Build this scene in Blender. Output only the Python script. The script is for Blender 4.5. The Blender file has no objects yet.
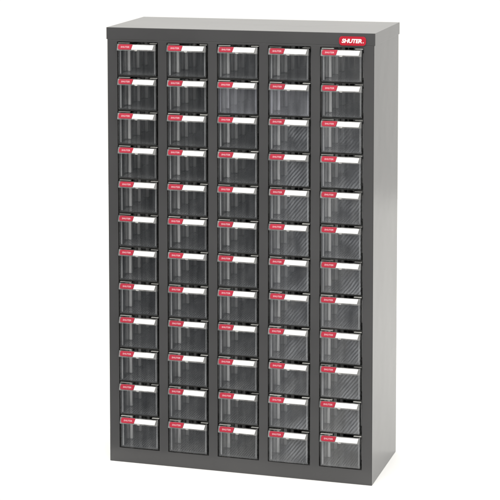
import bpy, bmesh, math, random
from mathutils import Vector, Matrix
random.seed(7)
S = bpy.context.scene
COL = S.collection

# ------------------------------------------------------------------ camera
ZS = 1.0316                      # vertical stretch of the cabinet, fitted from the photograph
W, D, H = .586, .266, .937 * ZS
az, el, roll, f = -.350999384, .099670197, -.009664012, 2130.083867
fw = Vector((math.sin(az) * math.cos(el), math.cos(az) * math.cos(el), -math.sin(el)))
r0 = fw.cross(Vector((0, 0, 1))).normalized()
u0 = r0.cross(fw)
r1 = r0 * math.cos(roll) + u0 * math.sin(roll)
u1 = -r0 * math.sin(roll) + u0 * math.cos(roll)
cam = bpy.data.cameras.new('camera')
co = bpy.data.objects.new('camera', cam)
COL.objects.link(co)
M = Matrix((r1, u1, -fw)).transposed().to_4x4()
M.translation = Vector((1.469492967, -4.376599011, 1.394790989))
co.matrix_world = M
cam.sensor_width = 36
cam.lens = f / 500 * 36
cam.shift_x = 200 / 500
cam.shift_y = -207.044 / 500
cam.clip_start = .05
cam.clip_end = 200
S.camera = co

# ------------------------------------------------------------------ light: a white studio tent round the cabinet
TENT, ZENITH, ROOM = 1.06, 1.9, .13
w = bpy.data.worlds.new('World')
S.world = w
w.use_nodes = True
nt = w.node_tree
nt.nodes.clear()
N, L = nt.nodes, nt.links
def nd(t, **k):
    n = N.new(t)
    for a, b in k.items():
        setattr(n, a, b)
    return n
tc = nd('ShaderNodeTexCoord')
sep = nd('ShaderNodeSeparateXYZ')
L.new(tc.outputs['Generated'], sep.inputs[0])
# brighter overhead
mz = nd('ShaderNodeMapRange', interpolation_type='SMOOTHSTEP')
L.new(sep.outputs['Z'], mz.inputs['Value'])
mz.inputs['From Min'].default_value = .25
mz.inputs['From Max'].default_value = .95
mz.inputs['To Min'].default_value = TENT
mz.inputs['To Max'].default_value = ZENITH
# the open, dimmer room in front of the cabinet (behind the camera)
dv = nd('ShaderNodeVectorMath', operation='DOT_PRODUCT')
L.new(tc.outputs['Generated'], dv.inputs[0])
dv.inputs[1].default_value = Vector((-.40, -.91, -.12)).normalized()
md = nd('ShaderNodeMapRange', interpolation_type='SMOOTHSTEP')
L.new(dv.outputs['Value'], md.inputs['Value'])
md.inputs['From Min'].default_value = .960
md.inputs['From Max'].default_value = .998
md.inputs['To Min'].default_value = 1.0
md.inputs['To Max'].default_value = ROOM
mu = nd('ShaderNodeMath', operation='MULTIPLY')
L.new(mz.outputs[0], mu.inputs[0])
L.new(md.outputs[0], mu.inputs[1])
bg = nd('ShaderNodeBackground')
cx = nd('ShaderNodeMix', data_type='RGBA')
cx.inputs['A'].default_value = (.86, .92, 1.06, 1)      # the room is a little cooler than the tent
cx.inputs['B'].default_value = (1, .985, .945, 1)
L.new(md.outputs[0], cx.inputs['Factor'])
L.new(cx.outputs['Result'], bg.inputs['Color'])
L.new(mu.outputs[0], bg.inputs['Strength'])
wo = nd('ShaderNodeOutputWorld')
L.new(bg.outputs[0], wo.inputs[0])

def area(name, loc, target, size, power, col):
    l = bpy.data.lights.new(name, 'AREA')
    l.shape = 'RECTANGLE'
    l.size, l.size_y = size
    l.energy = power
    l.color = col
    o = bpy.data.objects.new(name, l)
    COL.objects.link(o)
    o.location = loc
    o.rotation_euler = (Vector(target) - Vector(loc)).to_track_quat('-Z', 'Y').to_euler()
    return o
area('softbox_overhead', (.5, -1.3, 3.1), (.3, 0, .2), (2.4, 1.6), 42, (1, .985, .96))
area('softbox_front', (2.6, -2.9, 2.2), (.3, 0, .5), (1.2, 1.2), 22, (1, .99, .97))

S.view_settings.view_transform = 'Standard'
S.view_settings.look = 'None'
S.view_settings.exposure = 0
S.view_settings.gamma = 1
S.render.engine = 'CYCLES'
S.cycles.transparent_max_bounces = 48
S.cycles.max_bounces = 10
S.cycles.glossy_bounces = 4

# ------------------------------------------------------------------ materials
def mat(name):
    m = bpy.data.materials.new(name)
    m.use_nodes = True
    m.node_tree.nodes.clear()
    return m, m.node_tree.nodes, m.node_tree.links

def paint(name, base, rough, ior=1.5, peel=.02):
    m, n, l = mat(name)
    out = n.new('ShaderNodeOutputMaterial')
    p = n.new('ShaderNodeBsdfPrincipled')
    l.new(p.outputs[0], out.inputs[0])
    p.inputs['IOR'].default_value = ior
    tc = n.new('ShaderNodeTexCoord')
    a = n.new('ShaderNodeTexNoise')
    a.inputs['Scale'].default_value = 5
    a.inputs['Detail'].default_value = 5
    l.new(tc.outputs['Object'], a.inputs['Vector'])
    cr = n.new('ShaderNodeValToRGB')
    cr.color_ramp.elements[0].position = .3
    cr.color_ramp.elements[1].position = .7
    cr.color_ramp.elements[0].color = (*[c * .92 for c in base], 1)
    cr.color_ramp.elements[1].color = (*[c * 1.08 for c in base], 1)
    l.new(a.outputs['Fac'], cr.inputs[0])
    l.new(cr.outputs[0], p.inputs['Base Color'])
    mr = n.new('ShaderNodeMapRange')
    mr.inputs['To Min'].default_value = rough * .88
    mr.inputs['To Max'].default_value = rough * 1.12
    l.new(a.outputs['Fac'], mr.inputs['Value'])
    l.new(mr.outputs[0], p.inputs['Roughness'])
    b = n.new('ShaderNodeTexNoise')
    b.inputs['Scale'].default_value = 650
    b.inputs['Detail'].default_value = 2
    l.new(tc.outputs['Object'], b.inputs['Vector'])
    c = n.new('ShaderNodeTexNoise')           # faint waviness of the pressed sheet
    c.inputs['Scale'].default_value = 6
    l.new(tc.outputs['Object'], c.inputs['Vector'])
    bp = n.new('ShaderNodeBump')
    bp.inputs['Strength'].default_value = peel
    bp.inputs['Distance'].default_value = .001
    l.new(b.outputs['Fac'], bp.inputs['Height'])
    bp2 = n.new('ShaderNodeBump')
    bp2.inputs['Strength'].default_value = .35
    bp2.inputs['Distance'].default_value = .003
    l.new(c.outputs['Fac'], bp2.inputs['Height'])
    l.new(bp.outputs[0], bp2.inputs['Normal'])
    l.new(bp2.outputs[0], p.inputs['Normal'])
    return m

def plain(name, base, rough=.5, ior=1.45, var=0.0, bump=0.0):
    m, n, l = mat(name)
    out = n.new('ShaderNodeOutputMaterial')
    p = n.new('ShaderNodeBsdfPrincipled')
    l.new(p.outputs[0], out.inputs[0])
    p.inputs['Roughness'].default_value = rough
    p.inputs['IOR'].default_value = ior
    oi = n.new('ShaderNodeObjectInfo')
    no = n.new('ShaderNodeTexNoise')
    no.inputs['Scale'].default_value = 90
    tc = n.new('ShaderNodeTexCoord')
    l.new(tc.outputs['Object'], no.inputs['Vector'])
    ad = n.new('ShaderNodeMath'); ad.operation = 'MULTIPLY_ADD'
    l.new(no.outputs['Fac'], ad.inputs[0]); ad.inputs[1].default_value = .3
    l.new(oi.outputs['Random'], ad.inputs[2])
    mr = n.new('ShaderNodeMapRange')
    mr.inputs['From Max'].default_value = 1.3
    mr.inputs['To Min'].default_value = 1 - var
    mr.inputs['To Max'].default_value = 1 + var
    l.new(ad.outputs[0], mr.inputs['Value'])
    mx = n.new('ShaderNodeVectorMath'); mx.operation = 'SCALE'
    mx.inputs[0].default_value = base
    l.new(mr.outputs[0], mx.inputs['Scale'])
    l.new(mx.outputs[0], p.inputs['Base Color'])
    if bump:
        bp = n.new('ShaderNodeBump')
        bp.inputs['Strength'].default_value = bump
        bp.inputs['Distance'].default_value = .001
        l.new(no.outputs['Fac'], bp.inputs['Height'])
        l.new(bp.outputs[0], p.inputs['Normal'])
    return m

def clear(name, tint, haze, hazecol, gloss=1.0, rough=.06, hatch=False):
    """clear moulded polystyrene: see-through, Fresnel gloss, a trace of scratches and dust"""
    m, n, l = mat(name)
    out = n.new('ShaderNodeOutputMaterial')
    lw = n.new('ShaderNodeLayerWeight')
    lw.inputs['Blend'].default_value = .5
    pw = n.new('ShaderNodeMath'); pw.operation = 'POWER'
    pw.inputs[1].default_value = 5
    l.new(lw.outputs['Facing'], pw.inputs[0])
    ma = n.new('ShaderNodeMath'); ma.operation = 'MULTIPLY_ADD'
    ma.inputs[1].default_value = .95 * gloss
    ma.inputs[2].default_value = .05 * gloss
    l.new(pw.outputs[0], ma.inputs[0])
    tr = n.new('ShaderNodeBsdfTransparent')
    tr.inputs[0].default_value = (*tint, 1)
    df = n.new('ShaderNodeBsdfDiffuse')
    df.inputs[0].default_value = (*hazecol, 1)
    gl = n.new('ShaderNodeBsdfGlossy')
    gl.inputs['Color'].default_value = (1, 1, 1, 1)
    gl.inputs['Roughness'].default_value = rough
    tc = n.new('ShaderNodeTexCoord')
    oi = n.new('ShaderNodeObjectInfo')
    va = n.new('ShaderNodeVectorMath'); va.operation = 'ADD'
    l.new(tc.outputs['Object'], va.inputs[0])
    l.new(oi.outputs['Random'], va.inputs[1])
    no = n.new('ShaderNodeTexNoise')
    no.inputs['Scale'].default_value = 38
    no.inputs['Detail'].default_value = 4
    mv = n.new('ShaderNodeMapping')
    mv.inputs['Scale'].default_value = (2.2, 2.2, .25)
    l.new(va.outputs[0], mv.inputs[0])
    l.new(mv.outputs[0], no.inputs['Vector'])
    h = n.new('ShaderNodeMapRange')
    h.inputs['From Min'].default_value = .3
    h.inputs['From Max'].default_value = .75
    h.inputs['To Min'].default_value = haze * .4
    h.inputs['To Max'].default_value = haze * 1.7
    l.new(no.outputs['Fac'], h.inputs['Value'])
    hz = h.outputs[0]
    no2 = n.new('ShaderNodeTexNoise')
    no2.inputs['Scale'].default_value = 14
    l.new(va.outputs[0], no2.inputs['Vector'])
    bp = n.new('ShaderNodeBump')
    bp.inputs['Strength'].default_value = .5
    bp.inputs['Distance'].default_value = .002
    l.new(no2.outputs['Fac'], bp.inputs['Height'])
    nrm = bp.outputs[0]
    if hatch:                                # fine slanting stripes in the haze, patchy, only towards the right
        mp = n.new('ShaderNodeMapping')
        mp.inputs['Rotation'].default_value = (0, math.radians(-38), 0)
        l.new(va.outputs[0], mp.inputs[0])
        wv = n.new('ShaderNodeTexWave')
        wv.inputs['Scale'].default_value = 52
        wv.inputs['Distortion'].default_value = 2.2
        wv.inputs['Detail'].default_value = 2
        l.new(mp.outputs[0], wv.inputs['Vector'])
        sx = n.new('ShaderNodeSeparateXYZ')
        l.new(tc.outputs['Object'], sx.inputs[0])
        rg = n.new('ShaderNodeMapRange')
        rg.interpolation_type = 'SMOOTHSTEP'
        rg.inputs['From Min'].default_value = .030
        rg.inputs['From Max'].default_value = .055
        l.new(sx.outputs['X'], rg.inputs['Value'])
        pn = n.new('ShaderNodeTexNoise')
        pn.inputs['Scale'].default_value = 22
        l.new(va.outputs[0], pn.inputs['Vector'])
        pr = n.new('ShaderNodeMapRange')
        pr.inputs['From Min'].default_value = .38
        pr.inputs['From Max'].default_value = .68
        l.new(pn.outputs['Fac'], pr.inputs['Value'])
        m0 = n.new('ShaderNodeMath'); m0.operation = 'MULTIPLY'
        l.new(rg.outputs[0], m0.inputs[0]); l.new(pr.outputs[0], m0.inputs[1])
        mm = n.new('ShaderNodeMath'); mm.operation = 'MULTIPLY'
        l.new(wv.outputs['Fac'], mm.inputs[0]); l.new(m0.outputs[0], mm.inputs[1])
        m2 = n.new('ShaderNodeMath'); m2.operation = 'MULTIPLY_ADD'
        l.new(mm.outputs[0], m2.inputs[0]); m2.inputs[1].default_value = hatch
        l.new(hz, m2.inputs[2])
        hz = m2.outputs[0]
    l.new(nrm, gl.inputs['Normal'])
    a = n.new('ShaderNodeMixShader')
    l.new(hz, a.inputs[0]); l.new(tr.outputs[0], a.inputs[1]); l.new(df.outputs[0], a.inputs[2])
    b = n.new('ShaderNodeMixShader')
    l.new(ma.outputs[0], b.inputs[0]); l.new(a.outputs[0], b.inputs[1]); l.new(gl.outputs[0], b.inputs[2])
    l.new(b.outputs[0], out.inputs[0])
    return m

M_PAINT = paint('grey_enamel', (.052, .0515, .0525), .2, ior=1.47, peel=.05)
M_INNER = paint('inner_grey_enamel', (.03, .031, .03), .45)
M_CLEAR = clear('clear_plastic', (.93, .93, .93), .016, (.6, .63, .65), gloss=.85)
M_HATCH = clear('grained_clear_plastic', (.94, .94, .94), .022, (.6, .63, .68), gloss=1.05, hatch=.11)
M_CLOUD = clear('cloudy_plastic', (.9, .9, .92), .055, (.62, .64, .68))
M_EDGE = clear('plastic_edge', (.9, .9, .9), .36, (.8, .81, .82), gloss=1.4, rough=.2)
M_HOLD = clear('holder_plastic', (.8, .8, .8), .17, (.6, .6, .6), gloss=1.0, rough=.15)
M_RIB = clear('guide_plastic', (.85, .86, .86), .96, (.95, .96, .97), gloss=3.2, rough=.3)
M_FIL = clear('fillet_plastic', (.8, .81, .82), .26, (.7, .71, .72), gloss=1.0, rough=.2)
M_TAB = plain('frosted_plastic', (.30, .30, .285), .3, var=.8)  # clear tabs in pale grey: caught light and its variation put into the colour
M_PAPER = plain('white_card', (.74, .74, .73), .5, var=.09)
M_RED = plain('red_plastic', (.36, .008, .030), .35, var=.12)
M_BADGE = plain('badge_red', (.40, .005, .020), .25, var=0)
M_TEXT = plain('lettering_white', (.86, .80, .80), .5)
M_TAGTEXT = plain('tag_lettering', (.62, .42, .46), .5)
M_NUB = clear('nub_plastic', (.8, .8, .8), .6, (.62, .62, .6), gloss=1, rough=.2)
M_FLOOR = plain('white_paper', (.88, .88, .875), .8, var=.01, bump=.05)

# ------------------------------------------------------------------ mesh helpers (millimetres in, metres out)
MM = .001
class MB:
    def __init__(s):
        s.bm = bmesh.new(); s.mats = []
    def mi(s, m):
        if m not in s.mats: s.mats.append(m)
        return s.mats.index(m)
    def _merge(s, b, m):
        i = s.mi(m)
        for fc in b.faces: fc.material_index = i
        bmesh.ops.recalc_face_normals(b, faces=b.faces)
        me = bpy.data.meshes.new('tmp'); b.to_mesh(me); b.free()
        s.bm.from_mesh(me); bpy.data.meshes.remove(me)
    def box(s, a, c, m, bev=0, seg=2):
        b = bmesh.new()
        bmesh.ops.create_cube(b, size=1)
        for v in b.verts:
            v.co = Vector([(a[k] + c[k]) / 2 + v.co[k] * (c[k] - a[k]) for k in range(3)])
        if bev: bmesh.ops.bevel(b, geom=b.edges[:], offset=bev, segments=seg, affect='EDGES', profile=.5)
        s._merge(b, m)
    def prism(s, prof, x0, x1, m, bev=0, seg=2, dx=None):
        """profile in (y,z) extruded along x; dx lets the end be sheared per vertex"""
        b = bmesh.new()
        A = [b.verts.new((x0 + (dx[0][i] if dx else 0), y, z)) for i, (y, z) in enumerate(prof)]
        B = [b.verts.new((x1 + (dx[1][i] if dx else 0), y, z)) for i, (y, z) in enumerate(prof)]
        b.faces.new(A); b.faces.new(B[::-1])
        k = len(prof)
        for i in range(k): b.faces.new((A[i], B[i], B[(i + 1) % k], A[(i + 1) % k]))
        if bev: bmesh.ops.bevel(b, geom=b.edges[:], offset=bev, segments=seg, affect='EDGES', profile=.5)
        s._merge(b, m)
    def slab(s, outline, M4, th, m, bev=0, seg=2):
        """flat outline (u,v) given thickness th along its normal, placed by matrix"""
        b = bmesh.new()
        A = [b.verts.new((u, v, 0)) for u, v in outline]
        B = [b.verts.new((u, v, th)) for u, v in outline]
        b.faces.new(A[::-1]); b.faces.new(B)
        k = len(A)
        for i in range(k): b.faces.new((A[i], A[(i + 1) % k], B[(i + 1) % k], B[i]))
        if bev:
            es = [e for e in b.edges if all(v.co.z > th * .5 for v in e.verts)]
            bmesh.ops.bevel(b, geom=es, offset=bev, segments=seg, affect='EDGES', profile=.5)
        b.transform(M4)
        s._merge(b, m)
    def mesh(s, me, M4, m):
        b = bmesh.new(); b.from_mesh(me); b.transform(M4); s._merge(b, m)
    def grid(s, xs, zs, holes, y0, y1, m, bev=0):
        b = bmesh.new()
        F = {}; K = {}
        for i, x in enumerate(xs):
            for j, z in enumerate(zs):
                F[i, j] = b.verts.new((x, y0, z)); K[i, j] = b.verts.new((x, y1, z))
        nx, nz = len(xs) - 1, len(zs) - 1
        solid = lambda i, j: 0 <= i < nx and 0 <= j < nz and (i, j) not in holes
        for i in range(nx):
            for j in range(nz):
                if not solid(i, j): continue
                b.faces.new((F[i, j], F[i+1, j], F[i+1, j+1], F[i, j+1]))
                b.faces.new((K[i, j], K[i, j+1], K[i+1, j+1], K[i+1, j]))
                if not solid(i-1, j): b.faces.new((F[i, j], F[i, j+1], K[i, j+1], K[i, j]))
                if not solid(i+1, j): b.faces.new((F[i+1, j], K[i+1, j], K[i+1, j+1], F[i+1, j+1]))
                if not solid(i, j-1): b.faces.new((F[i, j], K[i, j], K[i+1, j], F[i+1, j]))
                if not solid(i, j+1): b.faces.new((F[i, j+1], F[i+1, j+1], K[i+1, j+1], K[i, j+1]))
        for v in [v for v in b.verts if not v.link_faces]: b.verts.remove(v)
        bmesh.ops.recalc_face_normals(b, faces=b.faces)
        if bev:
            es = [e for e in b.edges if len(e.link_faces) == 2 and e.calc_face_angle(0) > .5]
            bmesh.ops.bevel(b, geom=es, offset=bev, segments=2, affect='EDGES', profile=.5)
        s._merge(b, m)
    def data(s, name, zs=ZS):
        s.bm.transform(Matrix.Diagonal((MM, MM, MM * zs, 1)))
        me = bpy.data.meshes.new(name)
        s.bm.to_mesh(me); s.bm.free()
        for m in s.mats: me.materials.append(m)
        return me
    def build(s, name, parent=None, **k):
        o = bpy.data.objects.new(name, s.data(name, **k))
        COL.objects.link(o); o.parent = parent
        return o

def text_mesh(txt, size, weight=.0, shear=0, space=1.0):
    c = bpy.data.curves.new('t', 'FONT')
    c.body = txt; c.size = size; c.offset = weight; c.shear = shear
    c.space_character = space
    c.align_x = 'CENTER'; c.align_y = 'CENTER'; c.extrude = .06
    c.resolution_u = 3
    o = bpy.data.objects.new('t', c)
    COL.objects.link(o)
    me = bpy.data.meshes.new_from_object(o)
    bpy.data.objects.remove(o)
    xs = [v.co.x for v in me.vertices]; ys = [v.co.y for v in me.vertices]
    mx, my = (min(xs) + max(xs)) / 2, (min(ys) + max(ys)) / 2
    wd, ht = max(xs) - min(xs), max(ys) - min(ys)
    for v in me.vertices: v.co.x -= mx; v.co.y -= my
    return me, wd, ht

def rounded(w_, h_, r, n=6, slant=0):
    pts = []
    for cx, cy, a0 in ((w_/2-r, h_/2-r, 0), (-w_/2+r, h_/2-r, 90), (-w_/2+r, -h_/2+r, 180), (w_/2-r, -h_/2+r, 270)):
        for i in range(n + 1):
            a = math.radians(a0 + 90 * i / n)
            x, y = cx + r * math.cos(a), cy + r * math.sin(a)
            pts.append((x + slant * y, y))
    return pts

# ------------------------------------------------------------------ setting
fb = bmesh.new()
for x, y in ((-4, -.10), (5, -.10), (5, 3.5), (-4, 3.5)): fb.verts.new((x, y, 0))
fb.faces.new(fb.verts)
fm = bpy.data.meshes.new('floor'); fb.to_mesh(fm); fb.free()
fm.materials.append(M_FLOOR)
fl = bpy.data.objects.new('floor', fm); COL.objects.link(fl)
fl['kind'] = 'structure'

# ------------------------------------------------------------------ cabinet
cab = bpy.data.objects.new('drawer_cabinet', None)
COL.objects.link(cab)
cab['label'] = 'tall dark grey steel parts cabinet with sixty small clear drawers, red tags and white labels'
cab['category'] = 'cabinet'

OX0, PITCH, OW = 22.0, 112.35, 92.6       # first opening, column pitch, opening width
OZ0, RP = 31.0, 73.0                      # bottom of openings, row pitch
OZ1 = OZ0 + 12 * RP                       # 907
CT = 937.0
Wm, Dm = 586.0, 266.0
xs = [1.0]
for c in range(5): xs += [OX0 + PITCH * c, OX0 + PITCH * c + OW]
xs += [Wm - 1.0]
b = MB()
b.grid(xs, [0, OZ0, OZ1, 911.5], {(1 + 2 * c, 1) for c in range(5)}, 0, 14, M_PAINT, bev=.7)
b.build('front_frame', cab)
for s in (0, 1):
    b = MB()
    x0, x1 = ((0, 1.0) if s == 0 else (Wm - 1.0, Wm))
    if s == 0: b.box((-.2, .4, 0), (1.0, Dm, 911.5), M_PAINT, bev=.35)
    else: b.box((Wm - 1.0, .4, 0), (Wm + .2, Dm, 911.5), M_PAINT, bev=.35)
    b.build('side_panel', cab)
b = MB()
# top cover: a shallow folded tray turned over, its lip hanging 26 mm over the sides and flush in front
b.box((-2.2, -.4, 911.6), (Wm + 2.2, Dm + 2.0, CT), M_PAINT, bev=.9, seg=3)
b.build('top_cover', cab)
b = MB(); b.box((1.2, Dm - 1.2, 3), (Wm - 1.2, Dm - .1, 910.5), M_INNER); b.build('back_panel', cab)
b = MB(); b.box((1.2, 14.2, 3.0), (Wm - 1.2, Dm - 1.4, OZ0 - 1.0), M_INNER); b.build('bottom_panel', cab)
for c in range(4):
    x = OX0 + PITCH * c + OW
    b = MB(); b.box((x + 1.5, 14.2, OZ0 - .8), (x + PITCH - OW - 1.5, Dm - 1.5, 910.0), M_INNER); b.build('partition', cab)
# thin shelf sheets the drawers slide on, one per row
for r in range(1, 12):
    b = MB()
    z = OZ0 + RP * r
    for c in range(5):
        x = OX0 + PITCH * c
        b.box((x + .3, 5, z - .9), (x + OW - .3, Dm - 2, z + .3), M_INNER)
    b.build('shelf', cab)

# badge
b = MB()
Mb = Matrix.Translation((540.6, -1.2, 920.8)) @ Matrix.Rotation(math.radians(90), 4, 'X')
b.slab(rounded(57, 18.6, 6.5, 6), Mb, 1.4, M_BADGE, bev=.5)
tm, wd, ht = text_mesh('SHUTER', 10, .35, .18, .95)
Mt = Matrix.Translation((539.3, -2.62, 920.9)) @ Matrix.Rotation(math.radians(90), 4, 'X') @ Matrix.Diagonal((43 / wd, 8.6 / ht, 1, 1))
b.mesh(tm, Mt, M_TEXT)
tr_, wd, ht = text_mesh('®', 3, .02)
b.mesh(tr_, Matrix.Translation((563.4, -2.62, 917.8)) @ Matrix.Rotation(math.radians(90), 4, 'X') @ Matrix.Diagonal((2.6 / wd, 2.6 / ht, 1, 1)), M_TEXT)
b.build('brand_badge', cab)

# ------------------------------------------------------------------ one drawer (local: x 0..92.6, z 0..73, y 0 = cabinet front)
TH = 1.8
X0, X1 = 3.6, 89.2
DEP = 205.0
def tub(front):
    b = MB()
    # front pane with softly rounded edges
    b.box((X0, -2.2, 2.6), (X1, 0.2, 58.5), front, bev=.7)
    # side walls, back wall, floor
    b.box((X0 + 1, .4, 3.2), (X0 + 1 + TH, DEP, 62), M_CLEAR, bev=.3, seg=1)
    b.box((X1 - 1 - TH, .4, 3.2), (X1 - 1, DEP, 62), M_CLEAR, bev=.3, seg=1)
    b.box((X0 + 3, DEP - TH, 5.2), (X1 - 3, DEP, 58), M_CLEAR)
    b.box((X0 + 3, .4, 3.2), (X1 - 3, DEP - 2, 4.8), M_CLEAR)
    # ridges along the floor
    x = X0 + 9
    while x < X1 - 6:
        b.box((x, 6, 4.95), (x + .9, DEP - 6, 5.5), M_FIL)
        x += 5.2
    # divider guides on both side walls and a rim along the top of each wall
    for y, wd_, pr_ in ((54, 10, 6.4), (118, 11, 7.0), (178, 12, 7.0)):
        b.box((X0 + 1 + TH + .1, y, 5), (X0 + 1 + TH + pr_, y + wd_, 57), M_RIB, bev=1.1, seg=3)
        b.box((X1 - 1 - TH - pr_, y, 5), (X1 - 1 - TH - .1, y + wd_, 57), M_RIB, bev=1.1, seg=3)
    for xa, xb in ((X0 - .4, X0 + 3.0), (X1 - 3.0, X1 + .4)):
        b.box((xa, 2, 62.2), (xb, DEP, 63.2), M_CLEAR)
    # inner moulded fillet where the pane meets the side walls and the floor
    b.box((X0 + 3, .3, 5), (X0 + 5.6, 3.4, 56), M_FIL, bev=.4, seg=1)
    b.box((X1 - 4.6, .3, 5), (X1 - 3, 3.4, 56), M_FIL, bev=.4, seg=1)
    b.box((X0 + 4.8, .3, 4.95), (X1 - 5.4, 2.4, 5.8), M_CLEAR)
    # upright of the front above the pane, hidden behind the label
    b.box((X0 + 1, -1.4, 58.7), (X1 - 1, 0, 66), M_CLEAR)
    # top corner tabs that run to the opening
    b.box((X0 + .5, -3.6, 70.0), (30, 2.5, 71.2), M_TAB, bev=.25, seg=1)
    b.box((75.5, -3.6, 70.0), (91.6, 2.5, 71.2), M_TAB, bev=.25, seg=1)
    b.box((X0 + .5, .4, 62), (X0 + 4, 2.2, 69.8), M_CLEAR)
    b.box((X1 - 4, .4, 62), (X1 - .5, 2.2, 69.8), M_CLEAR)
    return b

# label face plane: from (y=-12, z=57.4) up to (y=-7.5, z=68.6)
P0, P1 = Vector((0, -12.0, 56.6)), Vector((0, -8.2, 68.4))
up = (P1 - P0).normalized()
nrm = Vector((1, 0, 0)).cross(up).normalized()      # points towards the viewer (-y) and slightly up
if nrm.y > 0: nrm = -nrm
LM = Matrix(((1, up.x, nrm.x, 0), (0, up.y, nrm.y, P0.y), (0, up.z, nrm.z, P0.z), (0, 0, 0, 1)))

def holder():
    b = MB()
    b.prism([(-2.4, 55.2), (-11.2, 55.4), (-12.0, 56.6), (-8.2, 68.4), (-6.6, 68.8), (-10.0, 57.0), (-2.4, 57.0)],
            4.2, 90.0, M_HOLD)
    # closed ends of the pull
    b.prism([(-2.4, 57.2), (-9.8, 57.2), (-6.4, 68.6), (-2.4, 68.6)], 4.2, 5.4, M_HOLD)
    b.prism([(-2.4, 57.2), (-9.8, 57.2), (-6.4, 68.6), (-2.4, 68.6)], 88.8, 90.0, M_HOLD)
    return b
def label():
    b = MB()
    b.slab([(37.2, 1.6), (84.6, 1.6), (87.0, 11.6), (39.6, 11.6)], LM @ Matrix.Translation((0, 0, .15)), .5, M_PAPER, bev=.15, seg=1)
    return b
TM, TWD, THT = text_mesh('SHUTER', 4, .05, .12, 1.05)
def tag():
    b = MB()
    o = [(9.6, 1.2), (8.0, 1.8), (6.8, 3.4), (6.6, 7.4), (7.6, 10.6), (9.6, 12.4), (37.6, 12.4), (39.6, 11.6), (36.6, 2.2), (34.6, 1.2)]
    b.slab(o, LM @ Matrix.Translation((0, 0, .12)), 1.3, M_RED, bev=.35)
    b.mesh(TM, LM @ Matrix.Translation((22.8, 6.5, 1.47)) @ Matrix.Diagonal((19.5 / TWD, 3.5 / THT, 1, 1)), M_TAGTEXT)
    return b
def nub():
    b = MB()
    b.prism([(-10.8, 55.0), (-11.6, 54.9), (-12.4, 56.9), (-12.2, 57.6), (-11.2, 55.7)], 43.6, 50.2, M_NUB, bev=0,
            dx=([1.2, 1.2, -.3, -.3, 0], [-1.2, -1.2, .3, .3, 0]))
    return b

meshes = {
    'front': tub(M_CLEAR).data('drawer'), 'grain': tub(M_HATCH).data('grained_drawer'), 'cloud': tub(M_CLOUD).data('cloudy_drawer'),
}
subs = [('label_holder', holder().data('label_holder')), ('paper_label', label().data('paper_label')),
        ('name_tag', tag().data('name_tag')), ('thumb_tab', nub().data('thumb_tab'))]

for r in range(12):                     # r = 0 is the top row
    for c in range(5):
        kind = 'grain' if c >= 3 and r >= 2 else 'front'
        if r == 1 and c in (2, 3): kind = 'cloud'
        d = bpy.data.objects.new('drawer', meshes[kind])
        COL.objects.link(d); d.parent = cab
        d.location = ((OX0 + PITCH * c + random.uniform(-.7, .7)) * MM, random.uniform(-1.4, 1.2) * MM,
                      (OZ0 + RP * (11 - r)) * MM * ZS)
        d.rotation_euler = (math.radians(random.uniform(-.25, .25)), math.radians(random.uniform(-.2, .2)), math.radians(random.uniform(-.3, .3)))
        if kind == 'cloud': d['label'] = 'drawer with a cloudy grey front'
        for nme, me in subs:
            s = bpy.data.objects.new(nme, me)
            COL.objects.link(s); s.parent = d
            if nme == 'paper_label':
                s.location = (random.uniform(-.7, .5) * MM, 0, random.uniform(-.2, .1) * MM)
                s.rotation_euler = (0, math.radians(random.uniform(-.35, .35)), 0)
